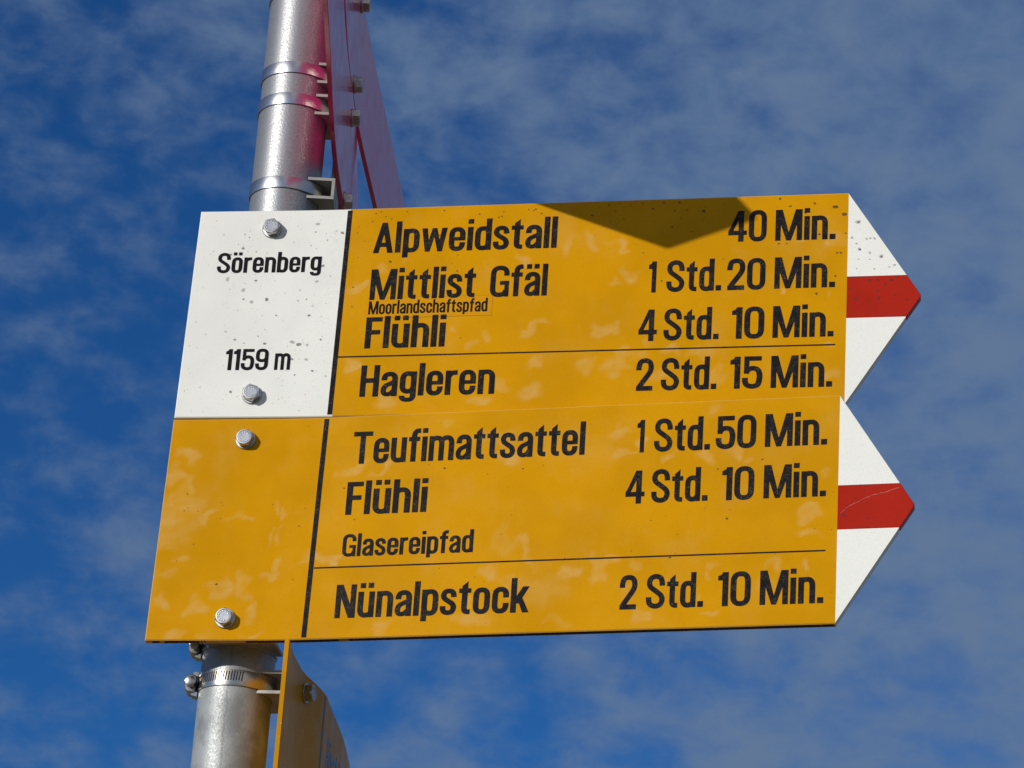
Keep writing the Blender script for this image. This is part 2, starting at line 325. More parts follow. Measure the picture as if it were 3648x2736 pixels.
GLYPH = {
 'l': (17, [rect(0, 17, 0, 103)]), 'i': (17, [rect(0, 17, 0, 77), rect(0, 17, 88, 103)]),
 '.': (18, [rect(0, 18, 0, 17)]),
 'o': (50, [ring(0, 50, 0, 77)]), 'ö': (50, [ring(0, 50, 0, 77)]+DOTS),
 'n': (50, [rect(0, 17, 0, 77), ARCH(25, 16.5, 0)]), 'h': (50, [rect(0, 17, 0, 103), ARCH(25, 16.5, 0)]),
 'u': (50, [rect(33, 50, 0, 77), stroke([(41.1, 31)]+arc(25, 26.5, 16.5, 20, 352, 180)+[(8.5, 40), (8.5, 77)], taper=(5, .62))]),
 'm': (81, [rect(0, 16.5, 0, 77), ARCH(24.5, 16, 0), ARCH(56.5, 16, 0)]),
 'r': (35, [rect(0, 17, 0, 77), stroke([(8.5, 42)]+arc(29.5, 46, 21, 24, 170, 95)+[(35, 70.2)], taper=(5, .7))]),
 'a': (50, [stroke([(9.3, 51), (9.3, 54)]+arc(25.4, 52.5, 16.1, 18, 178, 0)+[(41.5, 30), (41.5, 0)]), BOWL_A]),
 'e': (50, [stroke([(41.5, 33.5), (41.5, 45)]+arc(25, 50.7, 16.5, 20, 0, 180)+arc(25, 26.3, 16.5, 20, 180, 357)+[(41.5, 27.5)]), rect(10, 42, 33.5, 45)]),
 'c': (49, [stroke([(41, 46), (41, 50)]+arc(25, 50.7, 16.2, 20, 3, 180)+arc(25, 26.3, 16.5, 20, 180, 357)+[(41.3, 30)])]),
 's': (48, [stroke(SS, ws=16.5, wh=14)]),
 't': (37, [[(9, 30), (9, 84), (26, 98), (26, 30)], stroke(crom([(17.5, 34), (17.5, 20), (19.5, 10.5), (26, 7.2), (35, 7)]), wh=14), rect(0, 36, 63.5, 77)]),
 'f': (37, [stroke([(17, 0), (17, 60)]+crom([(17, 78), (19, 89), (26, 95), (37, 95.8)])), rect(0, 36, 63.5, 77)]),
 'd': (50, [rect(33, 50, 0, 103), ring(0, 50, 0, 77)]), 'b': (50, [rect(0, 17, 0, 103), ring(0, 50, 0, 77)]),
 'p': (50, [rect(0, 17, -17, 77), ring(0, 50, 0, 77)]),
 'g': (50, [rect(33, 50, 2, 77), ring(0, 50, 8, 77), stroke(crom([(41.5, 8), (41.3, -2), (36, -10.5), (25, -12.3), (14, -10.5), (9.2, -4.5), (9, .5)]), wh=13)]),
 'k': (54, [rect(0, 17, 0, 103), [(14, 27), (24, 27), (54, 77), (35, 77), (14, 44)], [(20, 40), (31, 51), (55, 0), (36, 0)]]),
 'w': (78, [[(0, 77), (16.5, 77), (28, 0), (13, 0)], [(14, 0), (27, 0), (46, 77), (32, 77)], [(32, 77), (46, 77), (64, 0), (51, 0)], [(50, 0), (65, 0), (78, 77), (61.5, 77)]]),
 'A': (61, [[(0, 0), (17, 0), (38.5, 100), (22.5, 100)], [(44, 0), (61, 0), (38.5, 100), (22.5, 100)], rect(11, 50, 20, 34)]),
 'M': (83, [rect(0, 16.5, 0, 100), rect(66.5, 83, 0, 100), [(0, 100), (21, 100), (48.5, 0), (34.5, 0)], [(62, 100), (83, 100), (48.5, 0), (34.5, 0)]]),
 'N': (61, [rect(0, 16.5, 0, 100), rect(44.5, 61, 0, 100), [(0, 100), (20, 100), (61, 0), (41, 0)]]),
 'H': (56, [rect(0, 17, 0, 100), rect(39, 56, 0, 100), rect(16, 40, 44, 58.5)]),
 'F': (46, [rect(0, 17, 0, 100), rect(0, 46, 86, 100), rect(0, 42, 44.5, 58.5)]),
 'T': (62, [rect(0, 62, 86, 100), rect(22.5, 39.5, 0, 100)]),
 'G': (60, [stroke([(51.5, 68), (51.5, 72)]+arc(30, 72, 21.5, 21.7, 0, 180)+arc(30, 28, 21.5, 21.7, 180, 345)), rect(46, 60, 0, 51), rect(31, 60, 38.5, 51)]),
 'S': (60, [stroke(SC)]),
 'R': (58, [rect(0, 17, 0, 100), stroke([(8, 93), (30, 93)]+arc(31, 73.5, 18.5, 19.5, 88, -88)+[(30, 54), (8, 54)]), stroke(crom([(30, 54), (44, 49), (48, 36), (48.5, 0)]))]),
 '0': (58, [ring(0, 58, 0, 100, 24)]),
 '1': (30, [rect(13, 30, 0, 100), [(0, 76), (14, 76), (14, 100), (10, 93), (0, 88.5)]]),
 '2': (57, [stroke(crom([(8.6, 64), (9, 75), (14, 89), (28.5, 93.8), (43, 89), (48.3, 75), (46, 60), (35, 43), (21, 25), (13, 13), (10, 3)])), rect(2, 55, 0, 14.5)]),
 '4': (60, [rect(33, 50, 0, 100), rect(0, 60, 21.5, 35.5), [(0, 35.5), (0, 31), (31, 100), (46, 100), (15, 34)]]),
 '5': (59, [rect(5, 56, 86, 100), rect(5, 20, 46, 100), stroke(crom([(10, 49), (18, 59), (30, 62.5), (44, 58.5), (50.5, 45), (50.5, 27), (45.5, 11), (29.5, 6.2), (14, 11), (8.8, 22), (8.5, 33)]))]),
 '9': (58, [ring(0, 58, 38, 100, 21), stroke([(49.5, 72), (49.5, 27)]+arc(29, 28, 20.5, 21.7, 0, -180)+[(8.5, 31)])]),
}
GLYPH['ä'] = (50, GLYPH['a'][1]+DOTS); GLYPH['ü'] = (50, GLYPH['u'][1]+DOTS)
def lettering(parent, sh, text, u0, z0, u1, z1, cap, h, material, label=None):
    gap = 6.2; tot = sum(GLYPH[c][0] for c in text)+gap*(len(text)-1)
    kx = (u1-u0)/tot; kz = cap/100.0; x = 0.0; B = Buf()
    for c in text:
        w, pieces = GLYPH[c]
        for j, pc in enumerate(pieces):
            quads = pc[1] if pc[0] == 'strip' else [pc]
            for qd in quads:
                v = []
                for (gx, gy) in qd:
                    u = u0+(x+gx)*kx; zb = z0+(z1-z0)*(x+gx)/tot
                    v.append(sh.P(u, zb+gy*kz, h+j*2e-5))
                B.add(v, [tuple(range(len(v)))])
        x += w+gap
    o = link('lettering', B.v, B.f, material, parent)
    if label: o['label'] = label
    return o
def bar(name, parent, sh, pts, h, material):
    """flat printed bar following the sheet: list of (u, zlo, zhi)"""
    B = Buf(); v = []
    for u, a, b in pts: v += [sh.P(u, a, h), sh.P(u, b, h)]
    B.add(v, [(2*i, 2*i+2, 2*i+3, 2*i+1) for i in range(len(pts)-1)])
    return link(name, B.v, B.f, material, parent)
def spots(name, parent, sh, groups, h):
    B = Buf(); mats = []; rnd = random.Random(5)
    for mi, (material, lst) in enumerate(groups):
        mats.append(material)
        for (u, z, r) in lst:
            r *= .001; n = 11; ph = rnd.random()*6.28; v = [sh.P(u, z, h)]
            for k in range(n):
                a = 2*math.pi*k/n; rr = r*(.72+.3*rnd.random()+.14*math.sin(2*a+ph))
                v.append(sh.P(u+1.05*rr*math.cos(a), z+.85*rr*math.sin(a), h))
            B.add(v, [(0, 1+k, 1+(k+1) % n) for k in range(n)], mi)
    o = link(name, B.v, B.f, mats, parent, fmats=B.m); o['kind'] = 'stuff'; return o

# ------------------------------------------------------------------ hardware
def lathe(B, M, prof, n=32, mi=0):
    """prof: (radius, height) along local +Z of matrix M"""
    v = []
    for r, hh in prof:
        for k in range(n):
            a = 2*math.pi*k/n; v.append(M @ Vector((r*math.cos(a), r*math.sin(a), hh)))
    f = [(i*n+k, i*n+(k+1) % n, (i+1)*n+(k+1) % n, (i+1)*n+k) for i in range(len(prof)-1) for k in range(n)]
    f.append(tuple(range(n))[::-1]); f.append(tuple(range((len(prof)-1)*n, len(prof)*n)))
    B.add(v, f, mi)
def sharp(o, deg=32):
    for p in o.data.polygons: p.use_smooth = True
    o.data.set_sharp_from_angle(angle=math.radians(deg)); return o
def axis_matrix(origin, n):
    z = Vector(n).normalized(); x = Vector((0, 0, 1)).cross(z).normalized(); y = z.cross(x)
    M = Matrix((x, y, z)).transposed().to_4x4(); M.translation = Vector(origin); return M
def bolt(parent, sh, u, z, rot):
    T, Nn = sh.frame(u); M = axis_matrix(sh.P(u, z, 0.0), Nn) @ Matrix.Rotation(math.radians(rot), 4, 'Z')
    B = Buf(); af = .0065; cr_ = af/math.cos(math.pi/6); n = 48; h0, h1 = .0018, .0078
    def hexr(a): 
        d = (a % (math.pi/3))-math.pi/6; return af/math.cos(d)
    lev = [(lambda a: hexr(a), h0), (lambda a: hexr(a), h1-.0012), (lambda a: min(hexr(a), af*1.06), h1-.0005), (lambda a: af*.965, h1), (lambda a: af*.80, h1+.00005), (lambda a: af*.74, h1-.00018), (lambda a: .0002, h1-.00022)]
    v = []
    for fn, hh in lev:
        for k in range(n):
            a = 2*math.pi*k/n+math.pi/6*0; r = fn(a); v.append(M @ Vector((r*math.cos(a), r*math.sin(a), hh)))
    f = [(i*n+k, i*n+(k+1) % n, (i+1)*n+(k+1) % n, (i+1)*n+k) for i in range(len(lev)-1) for k in range(n)]
    f.append(tuple(range((len(lev)-1)*n, len(lev)*n)))
    B.add(v, f)
    rnd = random.Random(int(rot*13)+int(z*1e4))
    for k in range(9):                                    # small raised grade marks stamped round the head
        a = k/9*6.28*.8+rnd.random()*.2; MM = M @ Matrix.Rotation(a, 4, 'Z') @ Matrix.Translation((af*.60, 0, h1-.0003))
        lathe(B, MM, [(.0006+.0002*rnd.random(), 0), (.0005, .0004), (.0001, .00045)], 6)
    o = sharp(fixnormals(link('bolt', B.v, B.f, STAINLESS, parent)), 28)
    B = Buf(); lathe(B, M, [(.0079, 0), (.0084, .0003), (.0084, .0013), (.0080, .0017), (.0045, .0018)], 48)
    sharp(fixnormals(link('washer', B.v, B.f, STAINLESS, o)), 28)
R0 = .030
def band(name, parent, zc, hgt, org, material, bulge=None, rr=.0306, th=.0008):
    B = Buf(); n = 128; v = []
    prof = [(0, -.5), (th*.8, -.5), (th, -.44), (th, .44), (th*.8, .5), (0, .5)]
    for k in range(n):
        a = 2*math.pi*k/n; r = rr
        if bulge is not None:
            d = (a-bulge+math.pi) % (2*math.pi)-math.pi; r += .0035*math.exp(-(d/.42)**2)
        for dr, dz in prof: v.append(((r+dr)*math.cos(a)-org[0], (r+dr)*math.sin(a)-org[1], zc+dz*hgt-org[2]))
    m_ = len(prof)
    f = [(k*m_+i, k*m_+(i+1) % m_, ((k+1) % n)*m_+(i+1) % m_, ((k+1) % n)*m_+i) for k in range(n) for i in range(m_)]
    B.add(v, f)
    return sharp(fixnormals(link(name, B.v, B.f, material, parent)), 40)
def bracket(parent, sh, zc, u0=-.024, u1=.032, arm=None, half=.0098, material=None, out=-.0042):
    """U channel lying on the back of the sheet, its flanges cut to saddle the pole"""
    B = Buf(); us = np.linspace(u0, u1, 15); org = sh.o
    for sg in (1, -1):
        za = zc+sg*half; zb = za-sg*.0026; v = []
        for u in us:
            p = sh.P(u, 0, out); p = (p[0]+org[0], p[1]+org[1]); T, Nn = sh.frame(u); n = (Nn.x, Nn.y)
            pn = p[0]*n[0]+p[1]*n[1]; d2 = R0+.0003; disc = d2*d2-(p[0]**2+p[1]**2-pn*pn)
            t = pn-math.sqrt(disc) if disc > 0 else pn
            q_ = (p[0]-t*n[0], p[1]-t*n[1])
            for (xx, yy) in (p, q_):
                for zz in (za, zb): v.append((xx-org[0], yy-org[1], zz+sh.tilt*u-org[2]))
        f = []
        for i in range(len(us)-1):
            a = i*4; b = a+4
            f += [(a, b, b+2, a+2), (a+1, a+3, b+3, b+1), (a, a+1, b+1, b), (a+2, b+2, b+3, a+3)]
        f += [(0, 2, 3, 1), (len(v)-4, len(v)-3, len(v)-1, len(v)-2)]
        B.add(v, f)
    uw = np.linspace(u0, u1, 16); v = []
    for u in uw:
        for zz, hh in ((zc-half+.0028, out), (zc+half-.0028, out), (zc+half-.0028, out-.0026), (zc-half+.0028, out-.0026)): v.append(sh.P(u, zz, hh))
    f = [(4*i+k, 4*i+4+k, 4*i+4+(k+1) % 4, 4*i+(k+1) % 4) for i in range(len(uw)-1) for k in range(4)]+[(0, 1, 2, 3), tuple(range(len(v)-4, len(v)))]
    B.add(v, f)
    if arm:                                        # flat arm on the back of the sheet reaching the bolt
        za, ue = arm; lo_, hi_ = min(zc-half+.003, za-.009), max(zc+half-.003, za+.009); v = []
        for u, a_, b_ in [(u, lo_, hi_) for u in np.linspace(u1-.012, u1, 4)]+[(u, za-.009, za+.009) for u in np.linspace(u1+.0002, ue, 8)]:
            for zz, hh in ((a_, -.0043), (b_, -.0043), (b_, -.0066), (a_, -.0066)): v.append(sh.P(u, zz, hh))
        nu = len(v)//4
        f = [(4*i+k, 4*i+4+k, 4*i+4+(k+1) % 4, 4*i+(k+1) % 4) for i in range(nu-1) for k in range(4)]+[(0, 1, 2, 3), tuple(range(len(v)-4, len(v)))]
        B.add(v, f)
    return sharp(fixnormals(link('bracket', B.v, B.f, material or CASTALU, parent)), 35)
def screw_block(parent, zc, org, az):
    """worm housing of a hose clamp; az = direction of the housing seen from the pole's axis (radians)"""
    rad = Vector((math.cos(az), math.sin(az), 0)); tan = Vector((-math.sin(az), math.cos(az), 0))*-1
    o_ = Vector(org)
    def W(r, t, z): return rad*(R0+r)+tan*t+Vector((0, 0, zc+z))-o_
    B = Buf(); n = 20; ts = [-.0085, -.0075, .0055, .0065]; sc = [.86, 1, 1, .86]; v = []
    for t, s_ in zip(ts, sc):
        for k in range(n):
            a = 2*math.pi*k/n; c, s2 = math.cos(a), math.sin(a)
            v.append(W(.0063+.0050*s_*math.copysign(abs(c)**.8, c), t, .0078*s_*math.copysign(abs(s2)**.7, s2)))
    f = [(i*n+k, i*n+(k+1) % n, (i+1)*n+(k+1) % n, (i+1)*n+k) for i in range(3) for k in range(n)]+[tuple(range(n)), tuple(range(3*n, 4*n))]
    B.add(v, f)
    # saddle feet wrapping the band above and below the worm
    for z0_, z1_ in ((.0066, .0100), (-.0105, -.0066)):
        v = [W(r, t, z) for t in (-.0065, .0048) for r, z in ((.0004, z0_), (.0056, z0_ if z0_ > 0 else z0_+.0012), (.0046, z1_), (.0004, z1_))]
        B.add(v, [(0, 1, 2, 3), (4, 7, 6, 5), (0, 4, 5, 1), (1, 5, 6, 2), (2, 6, 7, 3), (3, 7, 4, 0)])
    h = sharp(fixnormals(link('worm_housing', B.v, B.f, STAINLESS, parent)), 40)
    B = Buf(); Mx = axis_matrix(W(.0050, .0062, .0030), tan)
    lathe(B, Mx, [(.0030, -.002), (.0034, 0), (.0034, .0022), (.0027, .0034), (.0012, .0040), (.0002, .0041)], 24)
    Mx = axis_matrix(W(.0058, -.0085, 0.0), -tan)
    lathe(B, Mx, [(.0030, -.001), (.0030, .002), (.0048, .0022), (.0048, .0065), (.004, .007), (.0002, .007)], 6)
    sharp(fixnormals(link('worm_screw', B.v, B.f, STAINLESS, h)), 40)
def band_slots(parent, zc, org, a0, a1, step, r):
    B = Buf(); a = a0
    while a < a1:
        w = .00052/r; v = []
        for (da, dz) in ((-w-.012, -.0022), (-w*.5-.010, -.0028), (w-.012, -.0022), (w+.012, .0050), (w*.5+.010, .0056), (-w+.012, .0050)):
            v.append(((r)*math.cos(a+da)-org[0], r*math.sin(a+da)-org[1], zc+dz-org[2]))
        B.add(v, [tuple(range(6))]); a += step
    o = link('band_slots', B.v, B.f, SLOT, parent); return o

# ------------------------------------------------------------------ data measured on the signs (metres along the board, metres from its top edge)
SCUFF_UPPER = [(0.2574,-0.0393,0.0057,0.0105,0,1),(0.2759,-0.0378,0.0072,0.0095,0,1),(0.2228,-0.0528,0.0077,0.0042,0,1),(0.1045,-0.0563,0.0058,0.0053,0,1),(0.0835,-0.0725,0.0088,0.0042,35,1),(0.1167,-0.0504,0.0024,0.0026,0,1),(0.233,-0.1122,0.0123,0.0041,10,1),(0.2287,-0.1193,0.0057,0.0041,0,1),(0.1956,-0.1204,0.0057,0.0031,0,1),(0.2883,-0.121,0.0057,0.0092,0,1),(0.1808,-0.1272,0.0038,0.0062,0,1),(0.1384,-0.1219,0.0038,0.0124,-5,0.5),(0.1663,-0.1103,0.0029,0.0062,0,1),(0.0864,-0.1431,0.0058,0.0052,0,1),(0.0832,-0.1425,0.0087,0.0046,0,1),(0.1158,-0.1785,0.0086,0.0071,-25,1),(0.1905,-0.1773,0.0104,0.0041,-10,1),(0.2114,-0.1647,0.0085,0.0061,0,1),(0.2344,-0.1713,0.0113,0.0091,0,1),(0.2358,-0.147,0.0085,0.0061,0,1),(0.2773,-0.1502,0.0075,0.0071,0,1),(0.3015,-0.0409,0.0086,0.0042,-20,1),(0.3104,-0.0683,0.0095,0.0052,-35,1),(0.2984,-0.0752,0.0047,0.0031,0,1),(0.2995,-0.1174,0.0075,0.0061,20,1),(0.4754,-0.0395,0.0056,0.0042,0,0.6),(0.4476,-0.0448,0.0056,0.0026,0,1),(0.4347,-0.0877,0.0023,0.0026,0,1),(0.4718,-0.0888,0.0028,0.0031,0,1),(0.3292,-0.1305,0.0056,0.0031,0,1),(0.3091,-0.1401,0.0084,0.0051,0,1),(0.4765,-0.1366,0.0037,0.003,0,1),(0.4811,-0.0428,0.0112,0.0062,0,0.5),(0.302,-0.1492,0.014,0.0071,0,1),(0.3231,-0.1407,0.0056,0.0041,0,1),(0.3481,-0.1373,0.0065,0.0041,0,1),(0.3715,-0.14,0.0139,0.0041,0,1),(0.386,-0.1585,0.0074,0.008,0,0.7),(0.4762,-0.1638,0.0046,0.004,0,1),(0.3397,-0.1573,0.0084,0.0061,0,0.7)]
SCUFF_LOWER = [(0.2204,-0.0424,0.0103,0.007,0,1),(0.2099,-0.0241,0.0189,0.009,0,0.5),(0.0915,-0.0488,0.0163,0.005,20,1),(0.117,-0.0469,0.0114,0.004,25,1),(0.1684,-0.0102,0.0067,0.005,0,0.5),(0.3093,-0.0259,0.0111,0.0059,0,1),(0.3282,-0.0337,0.0055,0.0049,0,1),(0.3165,-0.041,0.0083,0.0039,0,1),(0.3499,-0.0474,0.0046,0.0039,0,1),(0.381,-0.0477,0.0082,0.0049,0,1),(0.4028,-0.0448,0.0082,0.0068,0,1),(0.4158,-0.0541,0.0055,0.0029,0,1),(0.3878,-0.0068,0.0055,0.0025,0,0.6),(0.4753,-0.0683,0.0076,0.0041,20,1),(0.4638,-0.0993,0.0113,0.0061,0,1),(0.4623,-0.1163,0.0094,0.004,0,1),(0.3012,-0.1345,0.0106,0.0071,0,1),(0.3272,-0.1375,0.0067,0.005,0,1),(0.2979,-0.1465,0.0087,0.0071,0,1),(0.3885,-0.1437,0.0095,0.004,35,1),(0.4071,-0.1343,0.0028,0.004,0,1),(0.4375,-0.1414,0.0075,0.004,0,1),(0.461,-0.1423,0.0028,0.007,0,1),(0.383,-0.1495,0.0028,0.006,0,1),(0.3339,-0.1797,0.0076,0.006,0,1),(0.3818,-0.1683,0.0028,0.004,0,1),(0.3889,-0.1804,0.0076,0.004,0,1),(0.4305,-0.1571,0.0085,0.0089,0,0.4),(0.3216,-0.1593,0.0077,0.008,0,0.4),(-0.0071,-0.1474,0.0088,0.0104,20,1),(0.0096,-0.1455,0.0073,0.01,-10,1),(0.0188,-0.1662,0.0057,0.0088,0,1),(0.0172,-0.1527,0.0015,0.004,-20,1),(-0.0262,-0.1628,0.0084,0.0072,0,1),(-0.0511,-0.1603,0.0085,0.0072,0,1),(0.0321,-0.1328,0.0115,0.004,40,1),(0.0047,-0.0874,0.0116,0.0037,-5,1),(-0.0256,-0.0856,0.0078,0.0041,30,1),(0.0319,-0.0804,0.0023,0.0065,30,1),(0.0386,-0.0861,0.0027,0.0082,-15,1),(0.0348,-0.1039,0.0031,0.0073,0,1),(0.027,-0.103,0.0019,0.0114,-10,1),(-0.0493,-0.0821,0.021,0.0214,0,0.75),(-0.0542,-0.1089,0.0155,0.0081,0,0.5),(-0.0382,-0.1219,0.007,0.0032,0,1),(-0.0531,-0.1339,0.01,0.0048,0,0.5),(-0.0399,-0.1865,0.0084,0.004,0,1),(-0.0176,-0.1874,0.0061,0.0032,0,1),(0.0222,-0.1891,0.0091,0.0024,0,1),(0.0596,-0.1213,0.0077,0.0032,0,0.6),(0.0745,-0.1234,0.0156,0.0028,-5,1),(-0.0611,-0.1024,0.0093,0.018,0,0.5),(-0.045,-0.0564,0.007,0.0083,0,1),(-0.0446,-0.0308,0.0086,0.0067,0,1),(-0.0546,-0.0473,0.0063,0.01,0,1),(0.2191,-0.1139,0.0121,0.0126,0,0.5),(0.238,-0.1204,0.0037,0.0116,25,1),(0.2088,-0.1405,0.0139,0.0058,10,1),(0.2252,-0.1516,0.0055,0.0115,15,0.7),(0.253,-0.1564,0.0229,0.0143,0,0.5),(0.275,-0.1409,0.0082,0.0086,0,1),(0.1265,-0.1808,0.0093,0.0058,0,1),(0.1254,-0.1549,0.0056,0.0058,0,1),(0.2011,-0.1775,0.0184,0.0057,-5,0.9),(0.0796,-0.1234,0.0123,0.0034,-10,1),(0.1938,-0.1639,0.0055,0.0038,0,1),(0.2682,-0.1834,0.0137,0.0057,0,0.4)]
SPOT_WHITE = [(-0.018,-0.0221,0.97),(-0.0139,-0.0251,0.64),(-0.0361,-0.0223,0.73),(-0.0184,-0.0352,1.45),(-0.0228,-0.0314,0.64),(-0.0283,-0.0408,1.13),(-0.0288,-0.0637,2.08),(-0.0048,-0.0654,1.28),(-0.0146,-0.074,2.08),(-0.0134,-0.0824,1.04),(-0.0064,-0.0848,2.07),(0.0061,-0.0828,1.91),(0.0329,-0.0842,1.04),(0.04,-0.083,0.72),(0.0455,-0.0893,0.96),(0.0434,-0.098,1.43),(0.0336,-0.0745,0.88),(0.0155,-0.0975,0.87),(0.0473,-0.0668,1.44),(0.0512,-0.0524,1.6),(0.0434,-0.0133,1.93),(0.0425,-0.0209,0.8),(0.0599,-0.0203,0.97),(0.0653,-0.0222,1.61),(0.0393,-0.0334,0.96),(0.053,-0.0286,0.72),(-0.0258,-0.112,1.11),(-0.0174,-0.1193,1.19),(-0.0093,-0.1226,1.03),(0.0083,-0.1231,1.35),(0.0313,-0.1219,2.06),(0.037,-0.1242,2.06),(0.0441,-0.1248,1.43),(0.0551,-0.12,1.03),(-0.0423,-0.1144,0.64),(0.0022,-0.1165,0.71),(-0.0011,-0.1032,0.4),(-0.0175,-0.0925,0.48),(0.0568,-0.0872,0.48),(0.0585,-0.0621,0.64),(0.0025,-0.0399,0.64),(-0.0068,-0.0386,0.72),(-0.0141,-0.0381,0.64),(0.0326,-0.1374,1.26),(0.0444,-0.1378,1.58),(0.0505,-0.1482,1.26),(0.054,-0.1482,0.63),(0.036,-0.1516,0.87),(0.0622,-0.1531,1.03),(-0.0163,-0.1665,1.42),(0.0069,-0.1331,0.63)]
SPOT_TIP = [(0.4965,-0.0267,2.73),(0.4918,-0.0411,1.73),(0.5036,-0.0424,1.48),(0.5067,-0.042,1.48),(0.51,-0.0424,1.73),(0.4956,-0.0466,1.24),(0.498,-0.0516,2.22),(0.5065,-0.0553,1.48),(0.5156,-0.0586,2.46),(0.4974,-0.0607,0.99),(0.5066,-0.0611,0.99),(0.496,-0.069,0.99),(0.5103,-0.0698,1.11),(0.5264,-0.0668,1.72),(0.5225,-0.0686,1.23)]
SPOT_RED = [(0.5287,-0.077,1.47),(0.5242,-0.0798,1.72),(0.5132,-0.0795,1.47),(0.5067,-0.0797,1.47),(0.5193,-0.084,1.23),(0.4911,-0.0865,0.98),(0.513,-0.0894,0.98),(0.5143,-0.0958,1.47),(0.515,-0.101,0.98),(0.4959,-0.0959,1.23),(0.5275,-0.0935,0.98),(0.5373,-0.0979,1.22)]
SPOT_YELLOW = [(0.3488,-0.004,1.14),(0.3271,-0.0089,1.14),(0.3695,-0.0125,1.71),(0.3554,-0.011,1.04),(0.3451,-0.0113,0.86),(0.3435,-0.0263,1.04),(0.3505,-0.0178,0.57),(0.33,-0.0213,0.67),(0.336,-0.0038,0.95),(0.2902,-0.0042,1.15),(0.3603,-0.0311,0.66),(0.3209,-0.0492,0.76),(0.3871,-0.057,0.66),(0.4776,-0.0125,2.25),(0.4852,-0.0196,2.05),(0.4406,-0.0107,1.13),(0.432,-0.0035,1.32),(0.4607,-0.0088,1.31),(0.4322,-0.0446,1.12),(0.4387,-0.0448,0.84),(0.4799,-0.0544,1.11),(0.4831,-0.0545,1.11),(0.4865,-0.0368,0.93),(0.4651,-0.0371,1.31),(0.4789,-0.0752,1.11),(0.464,-0.0906,1.3),(0.3371,-0.0752,0.94),(0.0929,-0.005,0.88),(0.1017,-0.0083,0.69),(0.0794,-0.0168,0.49),(0.2287,-0.0058,1.06),(0.2337,-0.01,0.96),(0.1979,-0.0122,0.87),(0.2017,-0.0073,0.77),(0.2761,-0.0131,0.96),(0.1055,-0.0315,0.49),(0.1652,-0.046,0.68),(0.1657,-0.0607,0.97),(0.1609,-0.0539,0.48),(0.1084,-0.0504,1.36),(0.0787,-0.0729,0.78),(0.0792,-0.0907,0.68),(0.1728,-0.1218,0.67),(0.1458,-0.1175,0.58),(0.0784,-0.0227,0.59),(0.1024,-0.0298,0.59),(0.085,-0.0308,0.49),(0.0808,-0.0455,0.49)]
SPOT_LOWER = [(-0.0432,-0.0658,0.7),(-0.0443,-0.0804,0.62),(-0.0327,-0.0809,0.47),(-0.0141,-0.0734,0.47),(0.0518,-0.0947,0.78),(0.0556,-0.0794,0.62),(-0.0335,-0.1095,0.7),(-0.0459,-0.1239,0.54),(-0.0121,-0.1179,0.46),(-0.0113,-0.1438,1.08),(0.0509,-0.1405,0.62),(0.1686,-0.0491,1.13),(0.2332,-0.0523,0.84),(0.0865,-0.063,0.86),(0.0974,-0.0906,0.66),(0.4259,-0.0525,0.86),(0.3907,-0.0592,0.87),(0.339,-0.1005,0.58),(0.3506,-0.0972,0.48),(0.3993,-0.1015,1.15),(0.3813,-0.092,0.48),(0.3555,-0.1325,0.96),(0.3244,-0.1258,0.58),(0.3594,-0.1291,0.57),(0.4382,-0.1325,0.47),(0.4685,-0.1125,0.57),(0.4818,-0.1139,0.56),(0.3606,-0.1133,0.48)]
SPOT_LOWER_RED = [(0.4997,-0.0879,0.95),(0.4941,-0.094,0.95),(0.5089,-0.0923,0.83),(0.491,-0.1018,1.66),(0.5103,-0.1051,1.18),(0.5067,-0.0818,0.95)]
SCRATCH = [(0.4886,-0.1008),(0.4933,-0.0959),(0.5033,-0.0906),(0.5127,-0.0865),(0.5239,-0.0838),(0.5345,-0.0806)]
